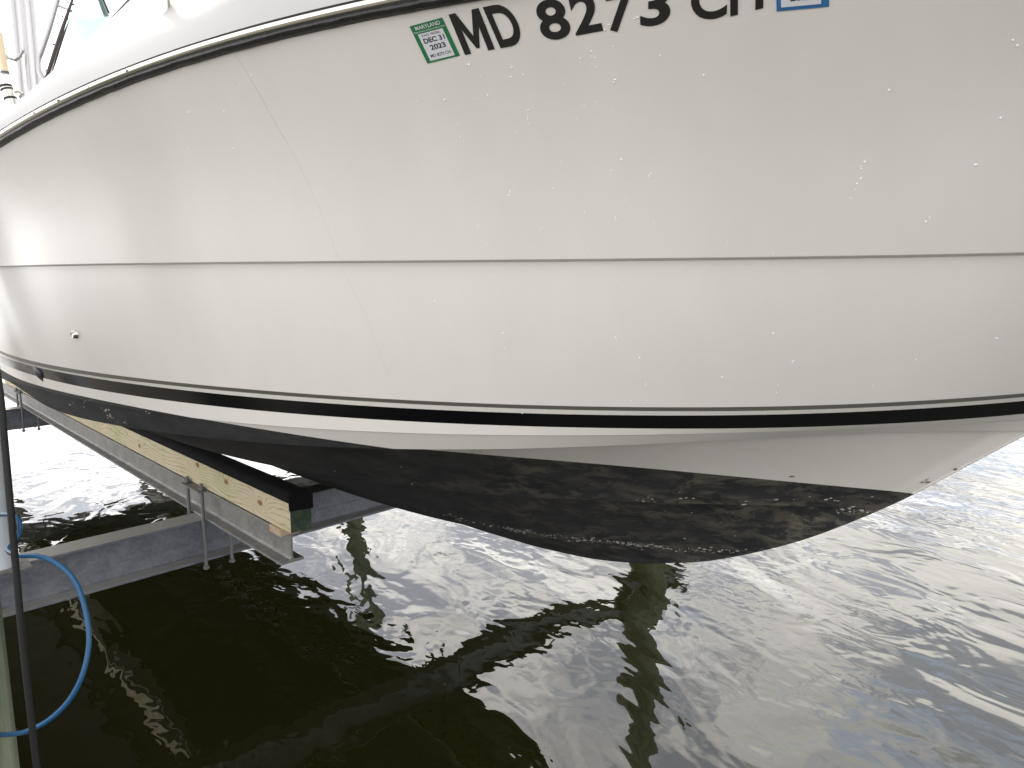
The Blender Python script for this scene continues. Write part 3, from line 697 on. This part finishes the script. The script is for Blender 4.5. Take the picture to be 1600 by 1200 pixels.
zc_f = BT - BH - SLOPE * .98 - .002; zc_r = BT - BH - SLOPE * 5.7 - .002
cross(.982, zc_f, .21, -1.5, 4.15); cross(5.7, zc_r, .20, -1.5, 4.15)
def clamp(sx_, ztop, hh, cy, top):
    for sy in (-1, 1):
        for dx in (-.095, .095):
            q = MB(); x = -sx_ + dx; y = cy + sy * .062; zt = top - SLOPE * (sx_ - dx) + .030; zb_ = ztop - hh - .030
            q.tube([(x, y, zb_), (x, y, zt)], .0085, 12)
            rd = q.build('clamp_rod', M['rod'], lift, True)
            for zn in (zb_ + .004, zt - .028):
                n_ = MB(); n_.tube([(x, y, zn), (x, y, zn + .013)], .0155, 6); n_.build('nut', M['rod'], rd)
        q = MB(); q.frame_box((-sx_ - .12, cy + sy * .062 - .024, top - SLOPE * (sx_ + .12) - .008), (.24, 0, SLOPE * .24), (0, .048, 0), (0, 0, .007)); q.build('clamp_plate', M['rod'], lift, bevel=.001)
for cy in (0, 1.4):
    clamp(.982, zc_f, .21, cy, BT); clamp(5.7, zc_r, .20, cy, BT)
# white guide post standing on the front cross beam, with its foot plate
def in_lift(x, y, D): r = ray(x, y); v = np.array([0, 0, CAM_H]) + r / r[1] * D; return to_local(v, BE[:2])
gp = in_lift(-4, 860, 2.74)
q = MB(); q.tube([(gp[0], gp[1], zc_f + .005 + .022 * gp[1]), (gp[0], gp[1], 3.1)], .057, 28); gpo = q.build('guide_post', M['pvc'], lift, True)
q = MB(); zf = zc_f + .022 * gp[1]; q.box(gp[0] - .075, gp[0] + .075, gp[1] - .10, gp[1] + .10, zf - .006, zf + .004); q.build('foot_plate', M['galv'], gpo, bevel=.001)

# ---------------------------------------------------------------- the dock the picture is taken from, unseen, added to bounce light onto the hull
dock = tag(empty('dock', (O[0], O[1], 0), ANG), 'weathered timber dock along the near side of the berth, unseen, added to bounce light onto the hull', 'dock')
q = MB(); x_ = -9.0; rnd = random.Random(3)
while x_ < 7:
    q.frame_box((x_, -4.3 + rnd.uniform(-.01, .01), .565 + rnd.uniform(-.002, .002)), (.138, 0, 0), (0, 2.33 + rnd.uniform(-.01, .01), 0), (0, 0, .036)); x_ += .145
q.build('deck_boards', mat('weathered_board', (.25, .228, .20), .85, bump=.5, bscale=30, var=((.19, .172, .15), 6, .4, .7)), dock)
for y_ in (-2.05, -3.1, -4.2):
    q = MB(); q.box(-9, 7, y_ - .04, y_, .33, .562); q.build('stringer', M['pile'], dock)

# ---------------------------------------------------------------- pilings
def piling(xy, r, ztop, label):
    rnd = random.Random(int(xy[0] * 100)); n = 40; q = MB(); rings = []
    for k in range(60):
        z = -1.5 + (ztop + 1.5) * k / 59
        rings.append([(xy[0] + math.cos(a_) * r * (1 + .03 * math.sin(3 * a_ + z) + .012 * math.sin(11 * a_ + 2 * z) - .010 * z), xy[1] + math.sin(a_) * r * (1 + .03 * math.sin(3 * a_ + z) + .012 * math.sin(11 * a_ + 2 * z) - .010 * z), z) for a_ in np.linspace(0, 2 * math.pi, n, endpoint=False)])
    q.v = [v for g in rings for v in g]
    for i in range(59):
        for k in range(n): q.f.append((i * n + k, i * n + (k + 1) % n, (i + 1) * n + (k + 1) % n, (i + 1) * n + k))
    q.f.append(tuple(range(59 * n, 60 * n)))
    o = q.build('piling', M['pile'], None, True)
    for v in o.data.vertices: v.co.x -= xy[0]; v.co.y -= xy[1]
    o.location = (xy[0], xy[1], 0)
    return tag(o, label, 'piling', 'timber pilings around the lift')
def wpt(x, y, D): r = ray(x, y); v = r / r[1] * D; return v[0], v[1], CAM_H + v[2]
def lift_w(s_, c_): return BE[:2] - AX * s_ - NX * c_
nearp = wpt(-82, 1000, 1.98)
piling(nearp[:2], .135, 2.15, 'green tinted treated piling at the lower left corner, beside the blue hose')
fp = lift_w(.98, 3.62); piling(fp, .165, 4.4, 'timber piling beyond the bow, seen as a dark column mirrored in the water')
rp = lift_w(5.75, 3.62); piling(rp, .16, 3.6, 'timber piling on the far side of the boat near the rear lift beam')

# ---------------------------------------------------------------- hose and cable
q = MB(); hp = [(-30,812,2.3),(0,804,2.25),(22,806,2.2),(31,820,2.18),(28,838,2.17),(12,858,2.12),(28,868,2.05),(60,869,2.0),(90,881,1.97),(115,905,1.95),(130,940,1.93),(138.5,985,1.9),(137,1022,1.88),(126,1062,1.86),(105,1098,1.85),(76,1125,1.85),(50,1139,1.86),(28,1146,1.9),(-20,1150,2.0)]
q.tube([Vector(v) for v in spline([wpt(*p) for p in hp], 8)], .0072, 12)
tag(q.build('hose', M['hose'], None, True), 'blue hose hanging in a loop beside the green piling', 'hose')
q = MB(); cp = [(-95,445,1.90),(-60,450,1.82),(-22,500,1.76),(-2,600,1.72),(8,700,1.71),(17,800,1.7),(26,900,1.7),(35,1000,1.7),(46,1100,1.7),(58,1205,1.7),(72,1330,1.7)]
q.tube([Vector(v) for v in spline([wpt(*p) for p in cp], 6)], .0083, 12)
tag(q.build('cable', M['cable'], None, True), 'black cable hanging down past the white guide post', 'cable')
